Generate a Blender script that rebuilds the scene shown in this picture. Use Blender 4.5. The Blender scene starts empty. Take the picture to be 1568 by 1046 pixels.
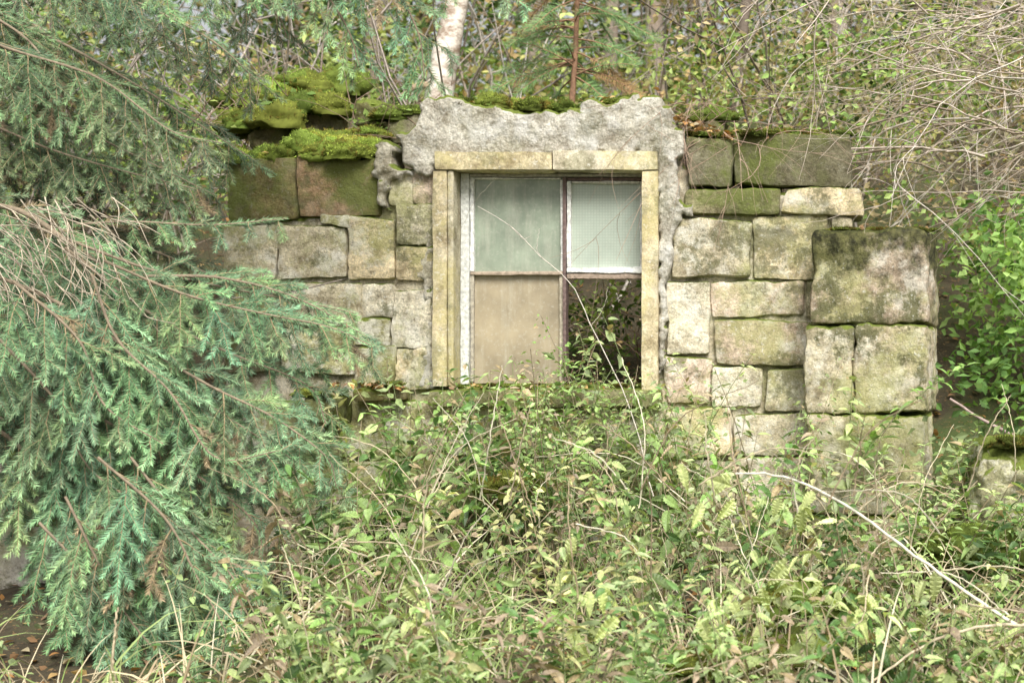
import bpy, math, numpy as np
from mathutils import noise, Vector
rng = np.random.default_rng(7)
S = 0.003
CAM = np.array([1.4, -6.5, 1.6])
def W(px, py, y=0.0):
    w = np.array([(px-784)*S, 0.0, (523-py)*S+1.6])
    t = (y-CAM[1])/(0-CAM[1])
    return CAM+(w-CAM)*t
def scr(x,y,z):
    t=(0-CAM[1])/(y-CAM[1]); return (CAM[0]+(x-CAM[0])*t)/S+784, 523-((z-1.6)*t)/S
def nz(v):
    v = np.asarray(v, float)
    return v/np.maximum(np.linalg.norm(v, axis=-1, keepdims=True), 1e-9)
def n3(x, y, z): return noise.noise(Vector((x, y, z)))

# ---------------------------------------------------------------- mesh accumulation
class Acc:
    def __init__(s): s.v=[]; s.f3=[]; s.f4=[]; s.c=[]; s.n=0
    def add(s, v, f3=None, f4=None, c=(1,1,1)):
        v = np.asarray(v, float).reshape(-1,3)
        c = np.asarray(c, float)
        if c.ndim==1: c = np.tile(c,(len(v),1))
        s.v.append(v); s.c.append(c)
        if f3 is not None and len(f3): s.f3.append(np.asarray(f3,int).reshape(-1,3)+s.n)
        if f4 is not None and len(f4): s.f4.append(np.asarray(f4,int).reshape(-1,4)+s.n)
        s.n += len(v)
    def build(s, name, mat, smooth=False, parent=None):
        v = np.concatenate(s.v); c = np.concatenate(s.c)
        f3 = np.concatenate(s.f3) if s.f3 else np.zeros((0,3),int)
        f4 = np.concatenate(s.f4) if s.f4 else np.zeros((0,4),int)
        me = bpy.data.meshes.new(name)
        me.vertices.add(len(v)); me.vertices.foreach_set('co', v.astype(np.float32).ravel())
        nl = f3.size+f4.size
        me.loops.add(nl); me.loops.foreach_set('vertex_index', np.concatenate([f3.ravel(), f4.ravel()]).astype(np.int32))
        me.polygons.add(len(f3)+len(f4))
        st = np.concatenate([np.arange(len(f3))*3, f3.size+np.arange(len(f4))*4]).astype(np.int32)
        me.polygons.foreach_set('loop_start', st)
        me.update(calc_edges=True)
        me.polygons.foreach_set('use_smooth', np.full(len(f3)+len(f4), smooth))
        a = me.color_attributes.new('Col', 'FLOAT_COLOR', 'POINT')
        a.data.foreach_set('color', np.concatenate([np.clip(c,0,1), np.ones((len(c),1))],1).astype(np.float32).ravel())
        me.validate()
        o = bpy.data.objects.new(name, me); bpy.context.scene.collection.objects.link(o)
        me.materials.append(mat)
        if parent: o.parent = parent
        return o
def inst(acc, tv, tf, d, up, T, L, Wd, col):
    d = nz(d); x = nz(np.cross(d, up)); z = np.cross(x, d)
    N = len(T); L=np.broadcast_to(L,(N,)); Wd=np.broadcast_to(Wd,(N,))
    v = (x[:,None,:]*(tv[None,:,0:1]*Wd[:,None,None]) + d[:,None,:]*(tv[None,:,1:2]*L[:,None,None])
         + z[:,None,:]*(tv[None,:,2:3]*L[:,None,None]) + T[:,None,:])
    f = tf[None]+ (np.arange(N)*len(tv))[:,None,None]
    c = np.repeat(np.broadcast_to(col,(N,3)), len(tv), axis=0)
    acc.add(v.reshape(-1,3), f3=f.reshape(-1,3), c=c)
def tube(acc, pts, r0, r1, col, sides=4, wob=0):
    pts = np.asarray(pts,float); n=len(pts)
    t = nz(np.gradient(pts,axis=0)); ref = np.array([0.13,0.9,0.3]); 
    a = nz(np.cross(t, ref)); b = np.cross(t,a)
    r = np.linspace(r0,r1,n)
    if wob: r = r*(1+wob*rng.normal(size=n))
    ang = np.arange(sides)*2*math.pi/sides
    v = pts[:,None]+ r[:,None,None]*(a[:,None]*np.cos(ang)[None,:,None]+b[:,None]*np.sin(ang)[None,:,None])
    i = np.arange(n-1)[:,None]*sides; j=np.arange(sides)[None]; k=(j+1)%sides
    f = np.stack([i+j, i+k, i+sides+k, i+sides+j],-1).reshape(-1,4)
    acc.add(v.reshape(-1,3), f4=f, c=col)
def smooth_poly(P, n):
    P = np.asarray(P,float); m=len(P)
    if m==2: return P[0]+(P[1]-P[0])*np.linspace(0,1,n)[:,None]
    Q = np.vstack([2*P[0]-P[1], P, 2*P[-1]-P[-2]])
    out=[]
    for u in np.linspace(0,m-1-1e-6,n):
        i=int(u); t=u-i; a,b,c,d=Q[i],Q[i+1],Q[i+2],Q[i+3]
        out.append(.5*((2*b)+(-a+c)*t+(2*a-5*b+4*c-d)*t*t+(-a+3*b-3*c+d)*t**3))
    return np.array(out)
LV = np.array([[0,0,0],[-.5,.28,.05],[0,.28,0],[.5,.28,.05],[-.36,.62,.02],[0,.62,-.04],[.36,.62,.02],[0,1,-.16]])
LF = np.array([[0,2,1],[0,3,2],[1,2,5],[1,5,4],[2,3,6],[2,6,5],[4,5,7],[5,6,7]])
def serr():
    m=8; v=[[0,0,0]]; f=[]
    ys=np.linspace(0.08,1,m)
    for i,y in enumerate(ys):
        w=.5*(math.sin(math.pi*min(1,y)**.62))**.9 if y<1 else .01
        w=max(w,.012)
        v += [[-w,y-.035 ,.08*w-.28*y*y],[0,y-.0,-.28*y*y-.03],[w,y-.035,.08*w-.28*y*y]]
        v += [[-w*.8,y+.02,.05-.28*y*y],[w*.8,y+.02,.05-.28*y*y]]
    v=np.array(v)
    f=[[0,2,1],[0,3,2]]
    for i in range(m-1):
        a=1+5*i; b=a+5
        f += [[a,a+1,a+3],[a+3,a+1,b+1],[a+3,b+1,b],[a+2,a+4,a+1],[a+4,b+1,a+1],[a+4,b+2,b+1]]
    return v,np.array(f)
SV,SF = serr()
BV = np.array([[0,0,0],[-.5,.45,.08],[.5,.45,.08],[0,1,-.05]]); BF=np.array([[0,3,1],[0,2,3]])
NV = np.array([[-.5,0,0],[.5,0,0],[0,1,0]]); NF=np.array([[0,1,2]])

# ---------------------------------------------------------------- materials
def newmat(name):
    m=bpy.data.materials.new(name); m.use_nodes=True; nt=m.node_tree; nt.nodes.clear()
    out=nt.nodes.new('ShaderNodeOutputMaterial'); return m,nt,out
def N(nt,t,**k):
    n=nt.nodes.new(t)
    for a,b in k.items():
        if a in n.inputs: n.inputs[a].default_value=b
        else: setattr(n,a,b)
    return n
def ramp(nt, src, p0, p1, c0=(0,0,0,1), c1=(1,1,1,1)):
    r=N(nt,'ShaderNodeValToRGB'); r.color_ramp.elements[0].position=p0; r.color_ramp.elements[1].position=p1
    r.color_ramp.elements[0].color=c0; r.color_ramp.elements[1].color=c1
    nt.links.new(src, r.inputs[0]); return r.outputs[0]
def mix(nt, fac, a, b, mode='MIX'):
    m=N(nt,'ShaderNodeMix',data_type='RGBA',blend_type=mode)
    for s,v in ((0,fac),(6,a),(7,b)):
        if hasattr(v,'is_output'): nt.links.new(v,m.inputs[s])
        else: m.inputs[s].default_value = v
    return m.outputs[2]
def mul(nt,src,k):
    m=N(nt,'ShaderNodeMath',operation='MULTIPLY'); nt.links.new(src,m.inputs[0]); m.inputs[1].default_value=k; return m.outputs[0]
def noi(nt, scale, detail=6, rough=.6, off=0, sc=(1,1,1)):
    tc=N(nt,'ShaderNodeTexCoord'); mp=N(nt,'ShaderNodeMapping'); mp.inputs['Location'].default_value=(off,off*.7,off*1.3); mp.inputs['Scale'].default_value=sc
    nt.links.new(tc.outputs['Object'],mp.inputs[0])
    n=N(nt,'ShaderNodeTexNoise',Scale=scale,Detail=detail,Roughness=rough); nt.links.new(mp.outputs[0],n.inputs[0]); return n.outputs[0]
def leafmat(name, trans=.35, rough=.5, spec=.35, gain=1.0, var=60):
    m,nt,out=newmat(name)
    at=N(nt,'ShaderNodeAttribute',attribute_name='Col')
    if var: 
        v=ramp(nt,noi(nt,var,2),.3,.7,(.7*gain,.7*gain,.7*gain,1),(1.25*gain,1.25*gain,1.2*gain,1))
        c=mix(nt,1.0,at.outputs['Color'],v,'MULTIPLY')
    else: c=at.outputs['Color']
    p=N(nt,'ShaderNodeBsdfPrincipled',Roughness=rough); p.inputs['Specular IOR Level'].default_value=spec
    nt.links.new(c,p.inputs['Base Color'])
    if trans<=0: nt.links.new(p.outputs[0],out.inputs[0]); return m
    t=N(nt,'ShaderNodeBsdfTranslucent'); tc=mix(nt,1.0,c,(1.25,1.3,.6,1),'MULTIPLY'); nt.links.new(tc,t.inputs[0])
    s=N(nt,'ShaderNodeMixShader'); s.inputs[0].default_value=trans
    nt.links.new(p.outputs[0],s.inputs[1]); nt.links.new(t.outputs[0],s.inputs[2]); nt.links.new(s.outputs[0],out.inputs[0])
    return m
def barkmat(name, rough=.85, sc=40):
    m,nt,out=newmat(name)
    at=N(nt,'ShaderNodeAttribute',attribute_name='Col')
    n=noi(nt,sc,4)
    c=mix(nt,1.0,at.outputs['Color'],ramp(nt,n,.3,.7,(.6,.6,.6,1),(1.3,1.3,1.3,1)),'MULTIPLY')
    p=N(nt,'ShaderNodeBsdfPrincipled',Roughness=rough); nt.links.new(c,p.inputs['Base Color'])
    b=N(nt,'ShaderNodeBump',Strength=.5,Distance=.01); nt.links.new(n,b.inputs['Height']); nt.links.new(b.outputs[0],p.inputs['Normal'])
    nt.links.new(p.outputs[0],out.inputs[0]); return m
def stonemat(name, lichen=(.86,.83,.72,1), algae=(.40,.41,.15,1), grav=False, moss=True, la=.7, aa=.6, bump=1.0, dk=.75, pale=.6):
    m,nt,out=newmat(name)
    at=N(nt,'ShaderNodeAttribute',attribute_name='Col')
    base=at.outputs['Color']
    base=mix(nt,1.0,base,ramp(nt,noi(nt,11,10,.7),.36,.64,(.50,.45,.37,1),(1.32,1.28,1.2,1)),'MULTIPLY')
    base=mix(nt,1.0,base,ramp(nt,noi(nt,95,5,.75,3),.36,.62,(.68,.68,.66,1),(1.22,1.22,1.22,1)),'MULTIPLY')
    base=mix(nt,mul(nt,ramp(nt,noi(nt,7,10,.75,5),.49,.59),la),base,lichen)
    base=mix(nt,mul(nt,ramp(nt,noi(nt,2.8,8,.72,11),.46,.57),aa),base,algae)
    base=mix(nt,mul(nt,ramp(nt,noi(nt,30,8,.75,17),.57,.65),dk*.8),base,(.14,.12,.08,1))
    base=mix(nt,mul(nt,ramp(nt,noi(nt,3.4,9,.78,41),.52,.58),dk),base,(.15,.15,.07,1))
    base=mix(nt,mul(nt,ramp(nt,noi(nt,55,6,.7,27),.58,.68),pale),base,(.82,.81,.74,1))
    if moss:
        g=N(nt,'ShaderNodeNewGeometry'); sx=N(nt,'ShaderNodeSeparateXYZ'); nt.links.new(g.outputs['Normal'],sx.inputs[0])
        ad=N(nt,'ShaderNodeMath',operation='MULTIPLY_ADD'); nt.links.new(noi(nt,12,5),ad.inputs[0]); ad.inputs[1].default_value=1.0; nt.links.new(sx.outputs[2],ad.inputs[2])
        mf=ramp(nt,ad.outputs[0],.9,1.15)
        base=mix(nt,mf,base,mix(nt,noi(nt,60,3),(.08,.11,.02,1),(.28,.34,.07,1)))
    p=N(nt,'ShaderNodeBsdfPrincipled',Roughness=.92); p.inputs['Specular IOR Level'].default_value=.2
    nt.links.new(base,p.inputs['Base Color'])
    h=noi(nt,28,10,.75)
    if grav:
        tc=N(nt,'ShaderNodeTexCoord'); vo=N(nt,'ShaderNodeTexVoronoi',Scale=60.0); nt.links.new(tc.outputs['Object'],vo.inputs[0])
        hm=N(nt,'ShaderNodeMath',operation='MULTIPLY_ADD'); nt.links.new(vo.outputs[0],hm.inputs[0]); hm.inputs[1].default_value=-.2; nt.links.new(h,hm.inputs[2]); h=hm.outputs[0]
    b=N(nt,'ShaderNodeBump',Strength=bump,Distance=.02); nt.links.new(h,b.inputs['Height']); nt.links.new(b.outputs[0],p.inputs['Normal'])
    nt.links.new(p.outputs[0],out.inputs[0]); return m

M_leaf=leafmat('leaf_mat',.3,.45,.4,1.15); M_bg=leafmat('bg_leaf_mat',.35,.6,.2,1.1,var=8)
M_needle=leafmat('needle_mat',0,.5,.3,var=0); M_dry=leafmat('dry_mat',.15,.7,.2,var=0); M_mossf=leafmat('moss_mat',.0,.8,.1,var=25)
M_bark=barkmat('bark_mat'); M_stone=stonemat('sandstone'); M_mortar=stonemat('mortar',la=.4,aa=.6)
M_dark=stonemat('mossy_stone',lichen=(.36,.34,.24,1),algae=(.16,.19,.05,1),la=.35,aa=.9,dk=.8,pale=.15)
M_conc=stonemat('rough_concrete',lichen=(.72,.71,.67,1),grav=True,la=.6,aa=.08,dk=.4)
M_frame=stonemat('frame_concrete',lichen=(.66,.62,.50,1),algae=(.56,.49,.22,1),la=.35,aa=.65,moss=False,bump=.5,dk=.5)

# ---------------------------------------------------------------- terrain
def sst(a,b,x):
    t=np.clip((x-a)/(b-a),0,1); return t*t*(3-2*t)
def gz(x,y):
    x=np.asarray(x,float); y=np.asarray(y,float)
    front=.08+.5*sst(-4.5,-.2,y)
    back=1.15+ .5*np.clip(y-.3,0,4.5)+.08*np.clip(y-4.8,0,15)
    t=sst(.05,.35,y)
    side=sst(2.0,3.2,x)
    back=back-side*.55*np.exp(-np.clip(y,0,9)/2)
    r=np.hypot(x,y); 
    z=front*(1-t)+back*t + .06*np.sin(x*2.3+y)*np.cos(y*1.9-x)
    z=np.where(r>25, z*np.clip(1-(r-25)/40,0.0,1), z)
    return z
gx=np.concatenate([[-300,-120,-60,-30,-16],np.linspace(-9,9,150),[16,30,60,120,300]])
gy=np.concatenate([[-300,-120,-60,-30,-14],np.linspace(-8,12,200),[16,22,30,60,120,300]])
X,Y=np.meshgrid(gx,gy); Z=gz(X,Y)
core=(abs(X)<9)&(Y>-8)&(Y<12)
Z=Z+np.where(core, rng.normal(size=X.shape)*.012,0)
A=Acc(); nx=len(gx); ny=len(gy)
i,j=np.meshgrid(np.arange(nx-1),np.arange(ny-1)); q=(j*nx+i).ravel()
A.add(np.stack([X,Y,Z],-1),f4=np.stack([q,q+1,q+nx+1,q+nx],-1))
m,nt,out=newmat('forest_floor')
c=mix(nt,ramp(nt,noi(nt,5,8,.7),.4,.6),(.06,.045,.025,1),(.11,.09,.05,1))
c=mix(nt,ramp(nt,noi(nt,1.3,8,.7,9),.47,.62),c,(.08,.11,.03,1))
c=mix(nt,ramp(nt,noi(nt,45,3,.6,4),.6,.66),c,(.28,.17,.07,1))
p=N(nt,'ShaderNodeBsdfPrincipled',Roughness=.95); nt.links.new(c,p.inputs['Base Color'])
b=N(nt,'ShaderNodeBump',Strength=1.0,Distance=.03); nt.links.new(noi(nt,30,6,.7),b.inputs['Height']); nt.links.new(b.outputs[0],p.inputs['Normal']); nt.links.new(p.outputs[0],out.inputs[0])
A.build('ground',m,True)

# ---------------------------------------------------------------- stones
def rbox(acc, c, half, col, r=.014, seg=.017, amp=.008, rot=0, jit=.014):
    c=np.array(c,float); half=np.array(half,float)
    n=np.clip((2*half/seg).astype(int),3,30)
    seedv=rng.uniform(-50,50,3)
    J=rng.uniform(-jit,jit,(2,2,2,3)); J[...,1]*=.5
    for ax in range(3):
        a,b_=[k for k in range(3) if k!=ax]
        for sg in (-1,1):
            U,V=np.meshgrid(np.linspace(-1,1,n[a]+1),np.linspace(-1,1,n[b_]+1),indexing='ij')
            P=np.zeros(U.shape+(3,)); P[...,a]=U; P[...,b_]=V; P[...,ax]=sg
            Q=P*half; inn=np.clip(Q,-(half-r),half-r); D=Q-inn; Q=inn+nz(D)*r
            w=(P+1)/2
            off=0
            for ii in (0,1):
                for jj in (0,1):
                    for kk in (0,1):
                        ww=(w[...,0] if ii else 1-w[...,0])*(w[...,1] if jj else 1-w[...,1])*(w[...,2] if kk else 1-w[...,2])
                        off=off+ww[...,None]*J[ii,jj,kk]
            Q=Q+off
            F=Q.reshape(-1,3); nr=nz(P*.6+D/r*.4).reshape(-1,3)
            dsp=np.array([ (n3(*(f*7+seedv))*1.3+n3(*(f*19+seedv))*.9+n3(*(f*45+seedv))*.6)*amp for f in F])
            F=F+nr*dsp[:,None]
            if rot:
                cr,sr=math.cos(rot),math.sin(rot); F=np.stack([F[:,0]*cr-F[:,1]*sr,F[:,0]*sr+F[:,1]*cr,F[:,2]],1)
            F=F+c
            I,K=np.meshgrid(np.arange(n[a]),np.arange(n[b_]),indexing='ij'); s_=n[b_]+1
            q=(I*s_+K).ravel(); fq=np.stack([q,q+s_,q+s_+1,q+1],-1)
            flip = (sg==1) ^ (ax==1)
            if not flip: fq=fq[:,::-1]
            acc.add(F,f4=fq,c=col)
def stone(acc,x0,y0,x1,y1,col,front=0.0,depth=.3,**k):
    a=W(x0,y1,front); b=W(x1,y0,front)
    h=np.array([(b[0]-a[0])/2-.001,depth/2,(b[2]-a[2])/2-.001])
    c=np.array([(a[0]+b[0])/2,front+depth/2,(a[2]+b[2])/2])
    cc=np.array(col)*rng.uniform(.92,1.08)
    rbox(acc,c,h,cc,**k)
root=bpy.data.objects.new('ruined_stone_building',None); bpy.context.scene.collection.objects.link(root)
CR=(.78,.68,.48); GR=(.64,.59,.45); WH=(.82,.78,.65); PK=(.74,.62,.53); DK=(.24,.23,.16); OL=(.44,.44,.24); PB=(.60,.50,.41)
A=Acc(); D_=Acc()
st=[(345,243,452,338,(.24,.21,.10),1),(456,240,582,330,(.36,.25,.16),1),
(488,328,536,346,OL),(425,345,533,425,GR),(535,332,604,427,CR),(340,345,424,430,GR),
(606,316,668,378,WH),(602,380,666,430,CR),(596,262,632,314,WH),(633,264,669,312,PK),
(556,430,603,482,WH),(598,440,665,530,WH),(440,432,553,500,GR),(340,434,438,500,OL),
(540,485,596,530,OL),(430,503,538,570,OL),(340,503,428,570,DK,1),(605,533,662,597,CR),(543,533,602,590,OL),
(1052,208,1122,282,DK,1),(1124,206,1306,284,(.19,.18,.12),1),(1050,286,1194,331,(.40,.38,.24),1),(1198,285,1322,330,CR),
(1030,336,1148,427,GR),(1150,332,1270,427,CR),(1272,328,1306,352,GR),
(1018,430,1085,541,WH),(1087,430,1236,486,PK),(1238,432,1266,484,GR),(1092,490,1252,560,PB),(1016,545,1088,622,PK),
(1090,563,1168,622,WH),(1170,563,1256,630,GR),
(900,625,1020,700,WH),(1022,625,1120,700,CR),(1122,633,1256,700,GR),(1010,702,1130,780,GR),(1132,702,1256,780,WH),
(900,702,1008,780,OL),(760,625,898,700,GR),(640,612,758,700,GR),(500,612,638,700,OL),(380,612,498,700,OL),(640,702,898,790,OL),(400,702,638,790,OL),(900,782,1256,860,OL)]
for s_ in st:
    stone(D_ if len(s_)>5 else A,*s_[:4],s_[4],front=rng.uniform(-.024,.008))
stone(D_,460,606,514,652,(.14,.16,.05),front=-.25,depth=.25)
stone(D_,540,592,622,616,(.2,.18,.08),front=-.1,depth=.2)
for (x0,y0,x1,y1,y,c_) in [(440,168,512,218,.42,(.25,.22,.12)),(380,190,440,232,.35,(.2,.18,.09)),(520,205,585,240,.30,(.22,.2,.1)),(590,175,640,215,.35,(.3,.28,.2)),(350,150,430,190,.9,(.16,.18,.06)),(440,128,530,165,1.0,(.14,.17,.05)),(540,150,600,195,.7,(.16,.16,.07)),(1060,180,1110,212,.2,(.14,.12,.07))]:
    stone(D_,x0,y0,x1,y1,c_,front=y,depth=.25,r=.035,amp=.018,jit=.03)
A.build('stone_blocks',M_stone,True,root); D_.build('mossy_blocks',M_dark,True,root)
A=Acc()
for s_ in [(1264,352,1446,497,(.50,.42,.34)),(1254,499,1329,634,GR),(1331,497,1446,632,(.64,.57,.44)),(1256,636,1440,790,GR),(1262,792,1440,900,OL)]:
    x0,y0,x1,y1,col=s_
    a=W(x0,y1,-.28); b=W(x1,y0,-.28)
    h=np.array([(b[0]-a[0])/2-.001,.24,(b[2]-a[2])/2-.001]); c=np.array([(a[0]+b[0])/2, -.28+.24,(a[2]+b[2])/2])
    px=W(1350,0,-.28)[0]; th=math.radians(-9)
    dx=c[0]-px; c=np.array([px+dx*math.cos(th)-.03,-.04+dx*math.sin(th),c[2]])
    rbox(A,c,h,np.array(col)*.95,rot=th,r=.022,amp=.013,jit=.008)
pm=stonemat('pier_stone',aa=.6,la=.55,dk=.9); nt=pm.node_tree
pb=[n for n in nt.nodes if n.type=='BSDF_PRINCIPLED'][0]; src=pb.inputs['Base Color'].links[0].from_socket
tc=N(nt,'ShaderNodeTexCoord'); sp=N(nt,'ShaderNodeSeparateXYZ'); nt.links.new(tc.outputs['Object'],sp.inputs[0])
ad=N(nt,'ShaderNodeMath',operation='MULTIPLY_ADD'); nt.links.new(noi(nt,5,8,.68,2),ad.inputs[0]); ad.inputs[1].default_value=1.0; nt.links.new(sp.outputs[2],ad.inputs[2])
f=ramp(nt,mul(nt,ad.outputs[0],.35),.82,.865)
nt.links.new(mix(nt,mul(nt,f,.95),src,mix(nt,ramp(nt,noi(nt,22,7,.7),.4,.62),(.022,.024,.012,1),(.15,.15,.055,1))),pb.inputs['Base Color'])
A.build('corner_pier',pm,True,root)

def inpoly(P,poly):
    x,y=P[:,0],P[:,1]; ins=np.zeros(len(P),bool); n=len(poly); j=n-1
    for i in range(n):
        xi,yi=poly[i]; xj,yj=poly[j]
        c_=((yi>y)!=(yj>y))&(x<(xj-xi)*(y-yi)/(yj-yi+1e-12)+xi); ins^=c_; j=i
    return ins
def slab(acc,polys,holes,front,depth,cell,col,edge=.010,amp=.008,freq=9,flat=1.0):
    PW=[[tuple(W(a,b,front)[[0,2]]) for a,b in p] for p in polys]; HW=[[tuple(W(a,b,front)[[0,2]]) for a,b in p] for p in holes]
    al=np.array([q for p in PW for q in p]); mn=al.min(0)-.03; mx=al.max(0)+.03
    nx,nz_=((mx-mn)/cell).astype(int)+1
    I,K=np.meshgrid(np.arange(nx),np.arange(nz_),indexing='ij')
    C=np.stack([mn[0]+(I+.5)*cell,mn[1]+(K+.5)*cell],-1).reshape(-1,2)
    E=np.array([[n3(a*22,b*22,1.3)+.6*n3(a*60,b*60,4), n3(a*22,b*22,7.7)+.6*n3(a*60,b*60,9)] for a,b in C])*edge*1.6
    m_=np.zeros(len(C),bool)
    for p in PW: m_|=inpoly(C+E,p)
    for p in HW: m_&=~inpoly(C+E*.2,p)
    m_=m_.reshape(nx,nz_)
    vid=-np.ones((nx+1,nz_+1),int); cells=np.argwhere(m_)
    for a,b in ((0,0),(1,0),(0,1),(1,1)): vid[cells[:,0]+a,cells[:,1]+b]=0
    vi=np.argwhere(vid==0); vid[vi[:,0],vi[:,1]]=np.arange(len(vi)); nv=len(vi)
    XZ=np.stack([mn[0]+vi[:,0]*cell,mn[1]+vi[:,1]*cell],-1)
    a=vid[cells[:,0],cells[:,1]];b=vid[cells[:,0]+1,cells[:,1]];c=vid[cells[:,0]+1,cells[:,1]+1];d=vid[cells[:,0],cells[:,1]+1]
    fr=np.stack([a,b,c,d],-1)
    mp=np.pad(m_,1); bnd=[]
    for (dx,dz,e0,e1) in ((0,-1,(0,0),(1,0)),(1,0,(1,0),(1,1)),(0,1,(1,1),(0,1)),(-1,0,(0,1),(0,0))):
        s=cells[~mp[cells[:,0]+1+dx,cells[:,1]+1+dz]]
        bnd.append(np.stack([vid[s[:,0]+e0[0],s[:,1]+e0[1]],vid[s[:,0]+e1[0],s[:,1]+e1[1]]],-1))
    bnd=np.concatenate(bnd)
    for _ in range(3):
        s=np.zeros_like(XZ); cn=np.zeros(nv)
        for u,v in ((0,1),(1,0)): np.add.at(s,bnd[:,u],XZ[bnd[:,v]]); np.add.at(cn,bnd[:,u],1)
        k=cn>0; XZ[k]=.45*XZ[k]+.55*s[k]/cn[k][:,None]
    isb=np.zeros(nv); isb[bnd.ravel()]=1
    yy=front+isb*.012*flat+np.array([ (n3(x*freq,z*freq,2)*1.5+n3(x*freq*3,z*freq*3,5)+.7*n3(x*70,z*70,8)) for x,z in XZ])*amp
    V0=np.stack([XZ[:,0],yy,XZ[:,1]],-1); V1=V0.copy(); V1[:,1]=front+depth
    side=np.stack([bnd[:,0],bnd[:,0]+nv,bnd[:,1]+nv,bnd[:,1]],-1)
    acc.add(np.vstack([V0,V1]),f4=np.vstack([fr,fr[:,::-1]+nv,side]),c=col)
A=Acc()
hole=[(688,250),(988,250),(988,590),(688,590)]
slab(A,[[(345,338),(585,328),(590,262),(640,255),(1050,240),(1056,290),(1318,300),(1300,360),(1300,900),(345,900)]],[hole],.026,.27,.018,(.58,.53,.42),edge=.012,amp=.006)
A.build('mortar_core',M_mortar,True,root)
A=Acc()
slab(A,[[(652,152),(690,146),(735,163),(800,170),(855,172),(885,165),(905,152),(935,158),(955,146),(1010,148),(1028,160),(1030,188),(1052,212),(1052,238),(1036,244),(1036,300),(1060,322),(1036,345),(1030,380),(1022,430),(1018,560),(1008,580),(1008,236),(664,242),(664,266),(628,264),(612,232),(608,208),(636,190),(640,165)]],[],-.05,.34,.010,(.58,.57,.53),edge=.016,amp=.007)
slab(A,[[(578,212),(600,216),(604,250),(628,268),(598,272),(590,320),(578,318),(570,262)]],[],-.04,.2,.010,(.5,.48,.42),edge=.02,amp=.012)
slab(A,[[(634,316),(668,312),(668,596),(654,600),(640,560),(655,520),(655,440),(636,425),(645,360)]],[],-.014,.2,.012,(.68,.66,.57),edge=.03,amp=.008)
A.build('rough_concrete_lintel',M_conc,True,root)
def box(acc,x0,x1,y0,y1,z0,z1,col,amp=.002,seg=.03,r=.006,jit=.001):
    rbox(acc,((x0+x1)/2,(y0+y1)/2,(z0+z1)/2),((x1-x0)/2,(y1-y0)/2,(z1-z0)/2),col,r=r,seg=seg,amp=amp,jit=jit)
def X_(px): return (px-784)*S
def Z_(py): return (523-py)*S+1.6
A=Acc(); YE=(.64,.57,.41)
box(A,X_(668),X_(690),-.07,.22,Z_(592),Z_(264),YE,.003,.02)
box(A,X_(690.7),X_(700),-.062,.22,Z_(590),Z_(264),(.50,.47,.37),.002)
box(A,X_(985),X_(1010),-.07,.22,Z_(598),Z_(264),YE,.003,.02)
box(A,X_(672),X_(850),-.075,.22,Z_(263.3),Z_(236),(.58,.52,.36),.004,.02)
box(A,X_(850.6),X_(1010),-.073,.22,Z_(263.3),Z_(234),(.66,.62,.51),.004,.02)
A.build('window_surround',M_frame,True,root)
A=Acc()
box(A,X_(660),X_(1016),-.09,.25,Z_(622),Z_(594),(.34,.33,.20),.010,r=.015,jit=.008)
A.build('window_sill',M_dark,True,root)
A=Acc(); WT=(.66,.67,.63); PUR=(.15,.10,.09); PW_=(.78,.78,.75)
def bar(x0,y0,x1,y1,col,ya=.06,yb_=.11,amp=.0022): box(A,X_(x0),X_(x1),ya,yb_,Z_(y1),Z_(y0),col,amp,.02,.003)
bar(701,264,714,590,WT,.05,.14)
bar(714.4,264,984,269,(.45,.43,.40),.06,.14)
bar(714.4,269.5,720,414,PW_,.065); bar(720.3,269.5,854,272.5,PW_,.067); bar(714.6,414.5,858,420,(.40,.32,.24),.06,.12)
bar(714.6,420.5,720,585,(.42,.38,.30),.067)
bar(858.3,269.5,864,585,PUR,.05,.12); bar(853.7,272.8,857.9,414,PW_,.07); bar(852,420.5,857.9,585,(.42,.37,.28),.07)
bar(864.5,269.8,984,275,PUR,.06); bar(864.5,275.4,871,408,(.70,.70,.66),.055,.1,.003); bar(977,275.4,984,408,(.64,.64,.6),.058,.1,.003)
bar(871.3,275.4,976.6,279,(.64,.62,.58),.058,.1); bar(864.5,408.3,984,417.5,(.82,.82,.79),.05,.11,.005); bar(864.5,418,984,426,(.34,.26,.20),.06,.12)
bar(979,426.5,984.5,590,(.32,.29,.22),.07)
A.build('window_sash',barkmat('weathered_paint',.7,60),True,root)
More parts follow.
